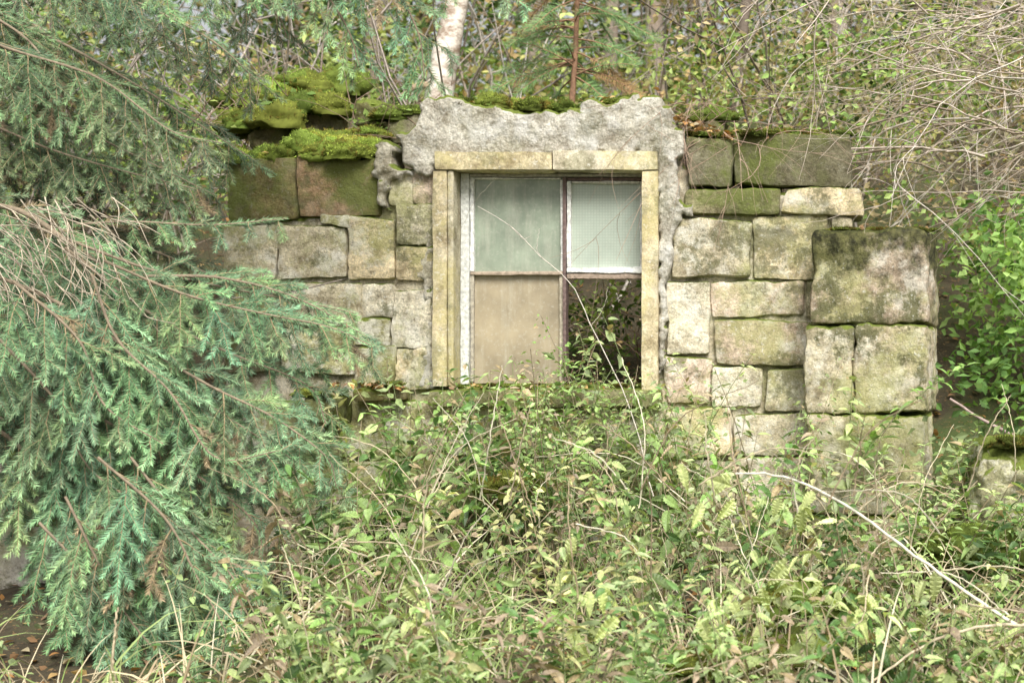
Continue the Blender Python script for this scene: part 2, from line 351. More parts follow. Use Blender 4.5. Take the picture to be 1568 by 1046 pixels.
def glass(name,base,alpha,rough,x0,y0,x1,y1,y,grid=False,var=.3):
    m,nt,out=newmat(name+'_mat')
    c=mix(nt,ramp(nt,noi(nt,3.5,6,.65),.3,.72),tuple(v*(1-var) for v in base)+(1,),tuple(min(1,v*(1+var)) for v in base)+(1,))
    c=mix(nt,ramp(nt,noi(nt,60,4,.7),.55,.75,(0,0,0,1),(.45,.45,.45,1)),c,(.6,.58,.5,1))
    c=mix(nt,mul(nt,ramp(nt,noi(nt,14,6,.7,5,(1,1,.12)),.5,.7),.35),c,(.62,.60,.50,1))
    if grid:
        tc=N(nt,'ShaderNodeTexCoord'); sp=N(nt,'ShaderNodeSeparateXYZ'); nt.links.new(tc.outputs['Object'],sp.inputs[0]); fs=[]
        for k in (0,2):
            f=N(nt,'ShaderNodeMath',operation='FRACT'); nt.links.new(mul(nt,sp.outputs[k],75),f.inputs[0])
            g=N(nt,'ShaderNodeMath',operation='LESS_THAN'); nt.links.new(f.outputs[0],g.inputs[0]); g.inputs[1].default_value=.25; fs.append(g)
        mx_=N(nt,'ShaderNodeMath',operation='MAXIMUM'); nt.links.new(fs[0].outputs[0],mx_.inputs[0]); nt.links.new(fs[1].outputs[0],mx_.inputs[1])
        c=mix(nt,mul(nt,mx_.outputs[0],.3),c,(.22,.26,.22,1))
    p=N(nt,'ShaderNodeBsdfPrincipled',Roughness=rough); p.inputs['Specular IOR Level'].default_value=.5; nt.links.new(c,p.inputs['Base Color'])
    t=N(nt,'ShaderNodeBsdfTransparent'); s=N(nt,'ShaderNodeMixShader'); s.inputs[0].default_value=alpha
    nt.links.new(t.outputs[0],s.inputs[1]); nt.links.new(p.outputs[0],s.inputs[2]); nt.links.new(s.outputs[0],out.inputs[0])
    B=Acc(); box(B,X_(x0),X_(x1),y,y+.005,Z_(y1),Z_(y0),(1,1,1),0,.05,.001,0); B.build(name,m,False,root)
glass('glass_pane_upper',(.29,.34,.26),.85,.2,718,270,856,417,.088,False,.45)
glass('wired_glass_pane',(.45,.51,.43),.88,.2,868,273,981,412,.086,True,.18)
glass('dusty_pane_lower',(.36,.30,.20),.97,.5,718,417,856,588,.09,False,.4)

# ---------------------------------------------------------------- moss
def mossmound(acc,facc,c,rad,dens=2600,col=(.20,.28,.05)):
    c=np.array(c); rad=np.array(rad); sd=rng.uniform(-30,30,3)
    nu,nv=22,12
    u=np.linspace(0,2*math.pi,nu,endpoint=False); v=np.linspace(-.5,math.pi/2,nv)
    U,V_=np.meshgrid(u,v,indexing='ij'); D=np.stack([np.cos(U)*np.cos(V_),np.sin(U)*np.cos(V_),np.sin(V_)],-1)
    def disp(d): return np.array([1+.5*n3(*(q*1.8+sd))+.25*n3(*(q*5+sd)) for q in d.reshape(-1,3)])
    P=D.reshape(-1,3)*disp(D)[:,None]*rad+c
    i,j=np.meshgrid(np.arange(nu),np.arange(nv-1),indexing='ij'); a=(i*nv+j).ravel(); b=(((i+1)%nu)*nv+j).ravel()
    acc.add(P,f4=np.stack([a,b,b+1,a+1],-1),c=np.array(col)*.45)
    n=int(dens); d=nz(rng.normal(size=(n,3))); d[:,2]=abs(d[:,2])*1.0-.15; d=nz(d)
    T=d*disp(d)[:,None]*rad+c; dr=nz(d/rad*rad.mean()+rng.normal(size=(n,3))*.6+np.array([0,0,.4]))
    pat=np.array([n3(*(t*14)) for t in T])[:,None]
    cc=np.array(col)*rng.uniform(.45,1.4,(n,1))*(1+.8*pat)
    cc=np.where(pat<-.22,cc*np.array([1.1,.7,.8]),cc)
    inst(facc,NV,NF,dr,nz(rng.normal(size=(n,3))),T,rng.uniform(.006,.014,n),rng.uniform(.003,.005,n),cc)
A=Acc(); F=Acc()
MG=np.array((.42,.52,.10))
def mosspatch(x0,y0,x1,y1,ya,yb,n,r=(.03,.07),k=1.0,fl=.5):
    for _ in range(n):
        u=rng.random(); rr=rng.uniform(*r)
        mossmound(A,F,W(x0+(x1-x0)*u,y0+(y1-y0)*u+rng.normal()*1.5,rng.uniform(ya,yb)),(rr*rng.uniform(.9,1.5),rr,rr*fl*rng.uniform(.6,1.2)),300+rr*9000,MG*k*rng.uniform(.55,1.15)*np.array([rng.uniform(.85,1.15),1,1]))
mosspatch(350,246,452,242,-.03,.15,15,(.035,.065),k=.9,fl=.9); mosspatch(458,240,580,236,-.03,.15,22,(.035,.07),fl=.9); mosspatch(465,224,575,224,.1,.25,13,(.04,.08),fl=.8,k=1); 
mosspatch(440,170,512,166,.40,.6,12,(.05,.09),k=.75,fl=.9); mosspatch(370,193,440,188,.33,.5,11,(.05,.1),k=.85,fl=.9); mosspatch(350,156,430,151,.85,1.1,11,(.07,.12),k=.9,fl=.8); mosspatch(440,138,530,133,1.0,1.2,10,(.07,.12),k=.65,fl=.9); mosspatch(590,180,640,176,.35,.5,4,k=.5)
mosspatch(520,208,590,208,.3,.45,7,(.03,.07),k=.7)
mosspatch(690,156,735,165,.0,.2,6,(.02,.05),.4); mosspatch(745,162,870,168,-.02,.2,26,(.03,.065),.7,.75); mosspatch(870,168,1000,152,.05,.2,8,(.02,.04),.4)
mosspatch(455,606,515,604,-.28,-.1,6,(.03,.05),.5); mosspatch(540,592,620,590,-.12,.0,5,(.02,.035),.45,.4); mosspatch(700,594,1000,594,-.06,.03,16,(.015,.03),.35,.35)
mosspatch(1270,354,1440,354,-.25,.1,18,(.02,.045),.35,.25); mosspatch(1120,206,1300,208,.0,.2,20,(.025,.055),.4,.4); mosspatch(1060,184,1110,182,.2,.3,4,k=.5); mosspatch(1056,208,1120,208,.0,.2,6,(.02,.04),.4,.4)
for px,py,y in [(1200,1000,-1.7),(1510,1020,-1.6),(790,745,-.6),(1240,920,-1.5),(1090,1020,-2.0)]:
    for _ in range(5): mosspatch(px-40,py,px+40,py,y-.1,y+.1,1,(.06,.10),.6,.7)
mosspatch(1500,688,1620,670,-.75,-.4,14,(.04,.08),.4,.6); mosspatch(1450,850,1560,850,-1.1,-.8,9,(.08,.14),.4,.7)
o=A.build('moss',M_mossf,True); F.build('moss_tufts',M_mossf,False,o)

# ---------------------------------------------------------------- leaf litter
F=Acc(); n=7000
x=rng.uniform(-4,4,n); y=np.where(rng.random(n)<.6, rng.uniform(-3.8,-.1,n), rng.uniform(.3,5,n))
T=np.stack([x,y,gz(x,y)+.012],-1)
lc=np.array([(.46,.24,.09),(.32,.19,.10),(.52,.35,.15),(.25,.16,.10),(.42,.36,.23)])
d=rng.normal(size=(n,3))*[1,1,.35]
inst(F,LV,LF,d,nz(rng.normal(size=(n,3))*.4+[0,0,1]),T,rng.uniform(.03,.065,n),rng.uniform(.02,.04,n),lc[rng.integers(0,5,n)]*rng.uniform(.7,1.3,(n,1)))
def scat(px0,py0,px1,py1,y0,y1,n,cs=lc,l=(.02,.045)):
    T=np.array([W(px0+(px1-px0)*(u:=rng.random()),py0+(py1-py0)*u+rng.normal()*3,rng.uniform(y0,y1)) for _ in range(n)])
    inst(F,LV,LF,rng.normal(size=(n,3))*[1,1,.4],nz(rng.normal(size=(n,3))*.5+[0,-.2,1]),T,rng.uniform(*l,n),rng.uniform(.015,.03,n),cs[rng.integers(0,len(cs),n)]*rng.uniform(.8,1.3,(n,1)))
scat(690,150,740,160,0,.25,25); scat(740,152,870,158,0,.25,45); scat(870,160,1020,146,0,.25,50); scat(1030,180,1130,215,-.05,.2,180); scat(1120,203,1300,206,0,.2,60); scat(500,588,620,592,-.2,-.1,60); scat(680,592,990,592,-.09,.0,60); scat(1320,350,1440,350,-.25,.1,14); scat(380,236,600,232,0,.3,25)
F.build('fallen_leaves',M_dry)

# ---------------------------------------------------------------- undergrowth
L=Acc(); ST=Acc()
greens=np.array([(.23,.37,.11),(.31,.44,.16),(.12,.22,.07),(.37,.48,.21),(.32,.40,.20),(.43,.51,.23),(.09,.17,.05)])
def weed(base,h,lean,kind,col,L_=L,S_=ST,bare=.15):
    n=8; t=np.linspace(0,1,n)[:,None]
    bend=rng.normal(size=3)*[.2,.2,0]*h
    P=base+np.array([0,0,1.])*h*t+lean*t*h+bend*t**2*1.0; P[:,2]-= (t[:,0]**3)*h*.18*rng.random()
    sc=np.array((.34,.28,.18)) if rng.random()<.5 else np.array((.28,.34,.15))
    tube(S_,P,.0038,.0015,sc*rng.uniform(.8,1.5),3)
    if kind==0:   sp=.075; ll=rng.uniform(.075,.125); wr=.44; cnt=2
    elif kind==1: sp=.040; ll=rng.uniform(.035,.06); wr=.55; cnt=3
    else:         sp=.050; ll=rng.uniform(.07,.12); wr=.27; cnt=3
    m_=max(4,int(h*.85/sp)); u=np.linspace(bare,1,m_); ph=rng.uniform(0,6)
    pc=np.stack([np.interp(u,t[:,0],P[:,a]) for a in range(3)],-1)
    an=ph+np.arange(m_)[:,None]*1.57+np.arange(cnt)[None]*2*math.pi/cnt+rng.normal(size=(m_,cnt))*.3
    D=np.stack([np.cos(an),np.sin(an),rng.normal(size=an.shape)*.4+(.25 if kind==2 else -.3)],-1).reshape(-1,3)
    T=np.repeat(pc,cnt,axis=0)+rng.normal(size=(m_*cnt,3))*.006
    LL=ll*(1.15-.65*np.repeat(u,cnt))*rng.uniform(.6,1.25,m_*cnt); m2=len(T)
    if kind==1: T=T+nz(D)*rng.uniform(0,.09,(m2,1))
    depth=.38+.75*np.repeat(u,cnt)[:,None]  # darkens lower leaves: shade inside the growth painted into their colour
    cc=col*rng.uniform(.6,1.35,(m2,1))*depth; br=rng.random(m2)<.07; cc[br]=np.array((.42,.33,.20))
    tv,tf=(SV,SF) if (kind==0 and base[1]<-.8) else (LV,LF)
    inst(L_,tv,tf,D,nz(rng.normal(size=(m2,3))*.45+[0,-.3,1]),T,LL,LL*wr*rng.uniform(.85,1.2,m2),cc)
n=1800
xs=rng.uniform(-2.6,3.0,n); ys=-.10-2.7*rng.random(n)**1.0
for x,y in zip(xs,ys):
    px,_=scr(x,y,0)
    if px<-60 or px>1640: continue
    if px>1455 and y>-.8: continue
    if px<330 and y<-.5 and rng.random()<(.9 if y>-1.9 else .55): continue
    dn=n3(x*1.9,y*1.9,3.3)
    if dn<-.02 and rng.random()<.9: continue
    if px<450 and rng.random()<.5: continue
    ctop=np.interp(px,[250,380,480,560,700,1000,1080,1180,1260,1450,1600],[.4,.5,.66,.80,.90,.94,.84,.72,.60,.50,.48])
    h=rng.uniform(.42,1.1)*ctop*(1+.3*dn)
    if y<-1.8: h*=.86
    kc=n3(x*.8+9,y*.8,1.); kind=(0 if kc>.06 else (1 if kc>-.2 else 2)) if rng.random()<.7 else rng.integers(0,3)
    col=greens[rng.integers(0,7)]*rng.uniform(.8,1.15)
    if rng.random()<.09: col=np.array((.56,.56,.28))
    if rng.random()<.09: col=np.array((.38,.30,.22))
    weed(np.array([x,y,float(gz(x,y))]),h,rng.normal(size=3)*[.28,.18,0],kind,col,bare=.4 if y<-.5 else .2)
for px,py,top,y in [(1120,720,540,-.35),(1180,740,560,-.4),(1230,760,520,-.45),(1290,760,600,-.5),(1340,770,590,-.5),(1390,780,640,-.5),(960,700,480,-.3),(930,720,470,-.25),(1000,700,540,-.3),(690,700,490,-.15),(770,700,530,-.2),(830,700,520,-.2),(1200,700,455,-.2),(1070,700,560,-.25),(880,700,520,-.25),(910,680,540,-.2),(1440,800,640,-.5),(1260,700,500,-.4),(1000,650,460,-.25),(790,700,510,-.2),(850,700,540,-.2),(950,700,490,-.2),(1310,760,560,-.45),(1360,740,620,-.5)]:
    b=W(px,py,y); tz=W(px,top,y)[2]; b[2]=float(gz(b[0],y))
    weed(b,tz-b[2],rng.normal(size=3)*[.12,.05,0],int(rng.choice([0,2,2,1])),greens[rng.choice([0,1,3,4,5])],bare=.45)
for _ in range(58):
    px=rng.uniform(600,1080); y=rng.uniform(-.35,-.14); b=W(px,600,y); b[2]=float(gz(b[0],y)); tz=W(px,rng.uniform(535,610),y)[2]
    weed(b,tz-b[2],rng.normal(size=3)*[.10,.03,0],int(rng.integers(0,3)),greens[rng.choice([0,1,3,4,5])],bare=.3)
for px,y in [(905,-2.0),(1130,-1.9),(1180,-2.2),(1330,-2.1),(1240,-1.6),(920,-2.2),(1100,-2.2),(620,-2.0),(1450,-2.0),(1290,-2.2)]:
    top=rng.uniform(740,930); b=W(px,top,y); g=float(gz(b[0],y)); cy=np.array((.54,.60,.28))*rng.uniform(.8,1.1)
    weed(np.array([b[0],y,g]),b[2]-g,rng.normal(size=3)*[.08,.05,0],0,cy)
    L_=5
    T=b+rng.normal(size=(L_,3))*[.06,.05,.07]+[0,0,-.05]
    inst(L,SV,SF,rng.normal(size=(L_,3))*[.6,.4,.3]+[0,-.2,-.8],nz(rng.normal(size=(L_,3))*.4+[0,-1,.3]),T,rng.uniform(.07,.12,L_),rng.uniform(.03,.05,L_),cy*rng.uniform(.8,1.15,(L_,1)))
o=L.build('undergrowth_weeds',M_leaf,False); ST.build('stems',M_bark,True,o)

G=Acc()
def blade(base,dirn,l,w,col,droop,k=7):
    t=np.linspace(0,1,k)[:,None]; P=base+dirn*l*t+np.array([0,0,-1.])*droop*l*t**2.2
    sd=nz(np.cross(dirn,[rng.normal()*.3,-1,.3])); ww=(w*(1-t**1.5)+.0004)
    V=np.concatenate([P-sd*ww,P+sd*ww]); i=np.arange(k-1); G.add(V,f4=np.stack([i,i+k,i+k+1,i+1],-1),c=col)
straw=np.array([(.66,.58,.40),(.58,.49,.33),(.40,.31,.20),(.72,.66,.50)]); gg=np.array([(.24,.34,.10),(.34,.44,.17),(.44,.52,.22)])
for q_ in range(430):
    x=rng.uniform(-2.2,3.0); y=-.3-2.4*rng.random()
    if q_>=380: x=rng.uniform(-1.5,-.4); y=rng.uniform(-2.9,-2.0)
    c0=np.array([x,y,float(gz(x,y))])
    px,_=scr(x,y,0)
    if px<330 and y<-.6 and y>-1.9: continue
    dead=rng.random()<(.65 if px>900 or px<500 else .4); ld=rng.normal(size=3)*[.5,.4,0]
    for _ in range(rng.integers(4,14)):
        dr=nz(np.array([0,0,1.])+ld+rng.normal(size=3)*[.4,.4,.1]); cc=(straw[rng.integers(0,4)] if dead else gg[rng.integers(0,3)])*rng.uniform(.8,1.2)
        blade(c0+rng.normal(size=3)*[.03,.03,0],dr,rng.uniform(.35,.9)*(.75 if q_>=380 else 1),rng.uniform(.002,.0045),cc,rng.uniform(.3,.9))
o=G.build('grass',M_dry)
B=Acc()
def stalk(pp,y,r0,r1,col,jit=.004,acc=None):
    P=smooth_poly([W(a,b,y if np.isscalar(y) else y[k]) for k,(a,b) in enumerate(pp)],26); P=P+rng.normal(size=P.shape)*jit*.4
    tube(B if acc is None else acc,P,r0,r1,col,5)
stalk([(1128,725),(1200,730),(1290,770),(1400,850),(1500,920),(1600,985)],[-2.2]*6,.003,.0065,(.72,.68,.56))
stalk([(1600,955),(1500,960),(1420,985),(1340,1040)],-2.3,.005,.004,(.66,.56,.4))
stalk([(732,316),(780,345),(830,395),(878,440),(905,500),(950,590),(975,660),(1000,760)],-.45,.0012,.003,(.66,.60,.52))
stalk([(830,395),(822,380),(826,350)],-.45,.0012,.0008,(.62,.55,.48)); stalk([(780,345),(800,365),(812,362)],-.45,.001,.0008,(.62,.55,.48)); stalk([(905,500),(925,470),(930,440)],-.45,.0012,.0008,(.55,.5,.4))
stalk([(1455,610),(1500,640),(1560,670),(1620,690)],-.2,.006,.01,(.40,.30,.27))
stalk([(590,960),(620,880),(680,710),(740,600)],-1.6,.004,.001,(.7,.62,.46)); stalk([(600,930),(650,780),(700,690),(790,640)],-1.4,.003,.001,(.7,.62,.46))
stalk([(170,1046),(175,980),(180,930)],-2.0,.005,.004,(.5,.42,.28)); stalk([(700,560),(690,420),(715,330),(760,270)],-.05,.001,.0007,(.35,.32,.24))
for _ in range(170):
    px=rng.uniform(400,1560); py=rng.uniform(740,1080); y=rng.uniform(-2.4,-.6); a=rng.normal()*.9; l=rng.uniform(100,260)
    pts=[(px,py),(px+math.sin(a)*l*.5+rng.normal()*10,py-math.cos(a)*l*.5),(px+math.sin(a*1.3)*l,py-math.cos(a*1.3)*l*.9)]
    stalk(pts,[y,y-.05,y+rng.normal()*.15],.003,.0011,straw[rng.integers(0,4)]*rng.uniform(.7,1.1))
B.build('dead_stalks',M_bark,True)

A=Acc()
stone(A,-60,800,112,985,(.72,.70,.66),front=-.8,depth=.4,r=.04,amp=.02); stone(A,-80,988,90,1080,(.45,.42,.32),front=-.85,depth=.45,r=.04,amp=.02)
stone(A,-70,700,50,798,(.60,.59,.53),front=-.78,depth=.35,r=.04,amp=.02)
stone(A,1496,690,1660,860,(.40,.40,.26),front=-.75,depth=.45,r=.07,amp=.035,jit=.03)
A.build('rubble_stones',M_stone,True)

# ---------------------------------------------------------------- spruce
ND=Acc(); BK=Acc()
PN=nz(np.array([.1,-.75,.62]))
def needles(P,dens=400,ln=(.022,.031),col=(.08,.15,.09),tip=0,wd=.0044):
    seg=np.linalg.norm(np.diff(P,axis=0),axis=1); Ltot=seg.sum(); n=int(Ltot*dens)
    if n<4: return
    cum=np.concatenate([[0],np.cumsum(seg)]); s=(np.arange(n)+rng.random(n)*.6)/n*Ltot; T=np.stack([np.interp(s,cum,P[:,a]) for a in range(3)],-1)
    tg=nz(np.stack([np.interp(s,cum,np.gradient(P[:,a])) for a in range(3)],-1))
    a=nz(np.cross(tg,PN)); b=np.cross(a,tg)
    sg=np.where(np.arange(n)%2==0,1,-1); el=rng.normal(size=n)*.4+.15
    u=s/Ltot
    d=tg*(.75+.5*u**3)[:,None]*rng.uniform(.85,1.15,(n,1))+a*(sg*np.cos(el))[:,None]*.9+b*np.sin(el)[:,None]
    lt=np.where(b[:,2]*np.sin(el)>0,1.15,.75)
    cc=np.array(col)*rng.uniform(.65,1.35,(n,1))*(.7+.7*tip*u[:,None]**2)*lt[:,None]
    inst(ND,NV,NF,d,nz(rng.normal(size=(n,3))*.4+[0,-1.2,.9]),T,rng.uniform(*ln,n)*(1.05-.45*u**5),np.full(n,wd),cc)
def shoot(p,d,l,droop,k=7):
    t=np.linspace(0,1,k)[:,None]; return p+d*l*t+np.array([0,0,-1.])*droop*l*t**1.8+ np.cumsum(rng.normal(size=(k,3))*.002,axis=0)
BG=np.array((.150,.258,.118)); 
def bough(pts,ys,L2=.42,sp=.07,col=BG,brown=.02,r=.012,down=.28,dens=400,dy=.5):
    Pc=[W(a,b,(ys[k] if not np.isscalar(ys) else ys)+dy) for k,(a,b) in enumerate(pts)]
    P=smooth_poly(Pc,40); tube(BK,P,r*.8,.003,(.24,.19,.13),6,.05)
    seg=np.linalg.norm(np.diff(P,axis=0),axis=1); cum=np.concatenate([[0],np.cumsum(seg)]); Lt=cum[-1]
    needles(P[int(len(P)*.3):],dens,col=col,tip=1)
    s=.04; sd=1
    while s<Lt:
        u=s/Lt; p=np.array([np.interp(s,cum,P[:,a]) for a in range(3)]); tg=nz(np.array([np.interp(s,cum,np.gradient(P[:,a])) for a in range(3)]))
        side=nz(np.cross(tg,PN))*sd
        ang=rng.uniform(.6,.95)
        d=nz(tg*math.cos(ang)+side*math.sin(ang)+np.array([0,0,-1.])*down*rng.uniform(.3,1.6)+PN*rng.normal()*.25)
        l=L2*(1.0-.66*u**1.2)*rng.uniform(.7,1.15)
        if side[2]>.3: l*=.75
        Q=shoot(p,d,l,rng.uniform(.12,.4),10); tube(BK,Q,.003,.0012,(.30,.23,.13),3)
        bc=col*rng.uniform(.6,1.35)*np.array([rng.uniform(.85,1.2),1,rng.uniform(.85,1.25)])
        if rng.random()<brown: bc=np.array((.30,.23,.13))*rng.uniform(.7,1.1)
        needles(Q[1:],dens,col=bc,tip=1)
        m_=max(2,int(l/.038)); tq=nz(np.gradient(Q,axis=0))
        for k in range(1,m_):
            v=k/m_
            q=np.array([np.interp(v,np.linspace(0,1,10),Q[:,a]) for a in range(3)]); tt=tq[min(9,int(v*10))]
            s2=nz(np.cross(tt,PN+rng.normal(size=3)*.15))*(1 if k%2 else -1)
            dd=nz(tt*rng.uniform(.7,.95)+s2*rng.uniform(.6,.85)+rng.normal(size=3)*.1+np.array([0,0,-.12])); ll=(.04+.46*l*(1-v)**.9*min(1,v*6))*rng.uniform(.65,1.15)
            ll=min(ll,.20)
            R=shoot(q,dd,ll,.2,4); tube(BK,R,.0016,.001,(.34,.26,.15),3); needles(R,dens,col=bc*rng.uniform(.8,1.2),tip=1)
        s+=sp*rng.uniform(.7,1.3); sd*=-1
def inner(pts,ys,**k): bough(pts,ys,col=BG*np.array((.5,.45,.5)),dy=.85,sp=.065,L2=.42,**k)  # back layer of boughs, shadow put into its dark needle colour
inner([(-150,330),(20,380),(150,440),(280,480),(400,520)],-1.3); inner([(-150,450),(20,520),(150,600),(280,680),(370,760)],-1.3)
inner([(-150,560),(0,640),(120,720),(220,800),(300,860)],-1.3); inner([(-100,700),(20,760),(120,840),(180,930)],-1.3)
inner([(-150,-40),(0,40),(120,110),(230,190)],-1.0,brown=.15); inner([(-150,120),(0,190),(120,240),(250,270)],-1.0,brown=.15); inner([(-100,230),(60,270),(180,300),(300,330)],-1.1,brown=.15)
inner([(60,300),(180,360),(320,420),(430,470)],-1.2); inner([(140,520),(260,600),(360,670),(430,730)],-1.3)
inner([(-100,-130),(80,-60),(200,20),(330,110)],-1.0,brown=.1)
bough([(-150,300),(20,320),(110,375),(190,420),(330,425),(450,455),(560,515)],[-1.2,-1.3,-1.4,-1.5,-1.55,-1.6,-1.6],.42,.06,r=.018)
bough([(-120,330),(60,345),(200,340),(320,345),(440,335)],-1.2,.24,.06,r=.01)
bough([(60,350),(220,410),(340,440),(450,460),(545,480)],-1.5,.32,.06,r=.009)
bough([(160,400),(280,450),(400,480),(500,500),(570,530)],-1.7,.30,.055,r=.008)
bough([(100,380),(230,480),(350,540),(470,590),(500,650)],-1.6,.42,.055,r=.01)
bough([(200,520),(320,590),(420,640),(500,700),(515,745)],-1.75,.34,.055,r=.008)
bough([(-60,400),(100,470),(230,560),(350,640),(505,740)],-1.7,.44,.055,r=.012)
bough([(-100,480),(40,560),(170,650),(290,720),(390,800),(400,870)],-1.75,.46,.055,r=.012)
bough([(-100,600),(0,660),(120,760),(220,830),(330,900),(380,930)],-1.75,.42,.06,r=.012)
bough([(60,640),(150,740),(230,850),(300,960),(330,1040)],-1.75,.38,.06,r=.009)
bough([(-120,520),(-20,600),(60,700),(90,800),(150,900)],-1.7,.36,.065,r=.01)
bough([(-80,640),(0,740),(30,800),(60,850)],-1.55,.22,.07,r=.009)
bough([(140,420),(180,520),(260,600),(330,700),(430,690)],-1.85,.36,.065,BG*1.2,r=.008)
bough([(20,430),(120,520),(160,620),(250,680)],-1.9,.34,.065,BG*1.2,r=.008)
bough([(180,780),(240,860),(210,940),(240,1050)],-1.95,.32,.05,r=.007)
bough([(100,760),(150,860),(200,950),(280,1040)],-2.0,.34,.05,r=.007)
bough([(60,800),(130,880),(130,960),(170,1040)],-2.0,.30,.055,r=.007)
bough([(200,700),(280,800),(360,890),(370,960)],-1.95,.34,.055,r=.007)
bough([(150,700),(250,790),(300,880),(350,980),(360,1060)],-2.05,.32,.055,BG*1.1,r=.007)
bough([(0,520),(90,620),(140,720),(260,800)],-1.85,.32,.06,BG*1.05,r=.008)
up=BG*np.array((.95,.88,.85))*.85  # upper boughs: browner green, also darkened to paint in their shade
bough([(-150,-60),(0,20),(120,80),(240,150),(380,240)],-.9,.5,.06,up,.1,r=.014,down=.5)
bough([(-150,60),(0,120),(110,190),(230,250),(330,300)],-1.0,.45,.06,up,.1,r=.012,down=.5)
bough([(-120,-120),(60,-60),(200,0),(320,60),(400,130)],-.8,.44,.06,up,.1,r=.012,down=.5)
bough([(-150,150),(-20,190),(80,230),(180,260),(300,290)],-1.1,.34,.065,up,.08,r=.01,down=.5)
bough([(-150,0),(0,70),(150,120),(260,200),(340,220)],-1.2,.42,.06,up*1.1,.08,r=.01,down=.5)
bough([(60,-80),(200,-60),(330,-30),(420,20),(440,60)],-1.2,.40,.06,BG*.85,.05,r=.012)
bough([(-100,-20),(40,60),(100,160),(130,260)],-1.0,.4,.07,up,.15,r=.01,down=.5)
bough([(300,-150),(400,-90),(480,-30),(530,40),(550,100)],-1.5,.34,.055,BG,.03,r=.01)
bough([(420,-150),(520,-90),(600,-20),(640,50),(650,120)],-1.5,.32,.055,BG,.03,r=.009)
bough([(380,-140),(560,-110),(680,-70),(770,-30),(795,5)],-1.6,.22,.06,BG*1.1,.0,r=.007)
bough([(380,-140),(500,-120),(600,-70),(660,-50),(690,0)],-1.4,.30,.055,BG,.0,r=.007)
for _ in range(110):
    a=rng.uniform(-40,180); b=rng.uniform(300,460); an=rng.uniform(.2,1.4); l=rng.uniform(40,130)
    P=smooth_poly([W(a,b,-1.2),W(a+l*.5*math.cos(an),b+l*.5*math.sin(an)+rng.normal()*8,-1.25),W(a+l*math.cos(an*1.2),b+l*math.sin(an*1.2),-1.3+rng.normal()*.1)],8)
    tube(BK,P,.0028,.001,np.array((.54,.46,.35))*rng.uniform(.6,1.1),3)
P=smooth_poly([(-3.6,-.6,-.1),(-3.62,-.6,1.5),(-3.58,-.6,3.5),(-3.6,-.6,6.5)],24); tube(BK,P,.17,.05,(.16,.11,.08),12,.02)
o=BK.build('spruce_tree',M_bark,True); ND.build('needles',M_needle,False,o)

# ---------------------------------------------------------------- background vegetation
L=Acc(); ST=Acc()
def cluster(c,rad,n,col,ll=(.03,.06)):
    T=c+rng.normal(size=(n,3))*rad
    inst(L,BV,BF,rng.normal(size=(n,3))*[1,1,.6]+[0,0,-.2],nz(rng.normal(size=(n,3))*.6+[0,-.5,.8]),T,rng.uniform(*ll,n),rng.uniform(.5,.75,n)*np.mean(ll),col*rng.uniform(.6,1.4,(n,1)))
bgc=np.array([(.27,.38,.10),(.17,.27,.07),(.37,.46,.14),(.08,.13,.04),(.46,.44,.18),(.36,.26,.13),(.10,.16,.05),(.45,.52,.20)])
def dens(px,py): return n3(px*.006,py*.008,2.2)
def gap(px,py): return (150<px<430 or 690<px<770) and py<120
for _ in range(760):
    y=rng.uniform(1.0,8); px=rng.uniform(-100,1700); py=rng.uniform(-120,330) if rng.random()<.75 else rng.uniform(100,420)
    if dens(px+y*40,py)<-.05: continue
    c=W(px,py,y); g=float(gz(c[0],y))
    if c[2]<g: c[2]=g+rng.uniform(.05,.5)
    if gap(px,py) and rng.random()<.85: continue
    if px<500 and py<150 and rng.random()<.5: continue
    if y<2 and 600<px<1050 and py>60: continue
    if px>1150 and rng.random()<.35: col=np.array((.48,.42,.28))
    else: col=bgc[rng.integers(0,8)]
    sz=.13 if y<3 else .24
    cluster(c,[sz*1.3,sz,sz*.7],int(rng.uniform(40,100)),col*rng.uniform(.7,1.15),(.03,.06) if y<4 else (.06,.10))
for _ in range(420):
    y=rng.uniform(9,13.5); px=rng.uniform(-150,1750); py=rng.uniform(-150,230); 
    if gap(px,py) and rng.random()<.92: continue
    if dens(px*1.3+500,py)>.3: continue
    cluster(W(px,py,y),[.6,.5,.45],130,bgc[rng.integers(0,8)]*rng.uniform(.3,.9)*np.array([.9,1,.9]),(.09,.16))  # far clusters tinted darker, depth shading carried by leaf colour
for _ in range(110):
    px=rng.uniform(1480,1720); py=rng.uniform(320,640); cluster(W(px,py,rng.uniform(.2,2.0)),[.10,.12,.08],42,np.array([(.27,.43,.13),(.37,.52,.18),(.13,.24,.07)])[rng.integers(0,3)],(.04,.075))
for _ in range(80):
    px=rng.uniform(1040,1500); py=rng.uniform(20,340); cluster(W(px,py,rng.uniform(.5,2.0)),[.1,.12,.07],22,np.array([(.30,.44,.14),(.38,.49,.18),(.42,.34,.20)])[rng.integers(0,3)],(.035,.06))
for _ in range(45):
    px=rng.uniform(200,640); py=rng.uniform(130,330); cluster(W(px,py,rng.uniform(.45,1.3)),[.1,.12,.07],20,bgc[rng.integers(0,4)],(.03,.06))
for _ in range(50):
    px=rng.uniform(850,1010); py=rng.uniform(440,580); cluster(W(px,py,rng.uniform(.5,1.3)),[.08,.1,.05],14,bgc[rng.integers(0,4)],(.03,.06))
for _ in range(50):
    px=rng.uniform(1455,1620); py=rng.uniform(640,900); cluster(W(px,py,rng.uniform(-.6,.0)),[.09,.1,.06],20,greens[rng.integers(0,6)]*.7,(.04,.065))
o=L.build('background_shrubs',M_bg)
pk=np.array([(.62,.53,.45),(.52,.43,.35),(.38,.30,.23),(.68,.61,.53)])
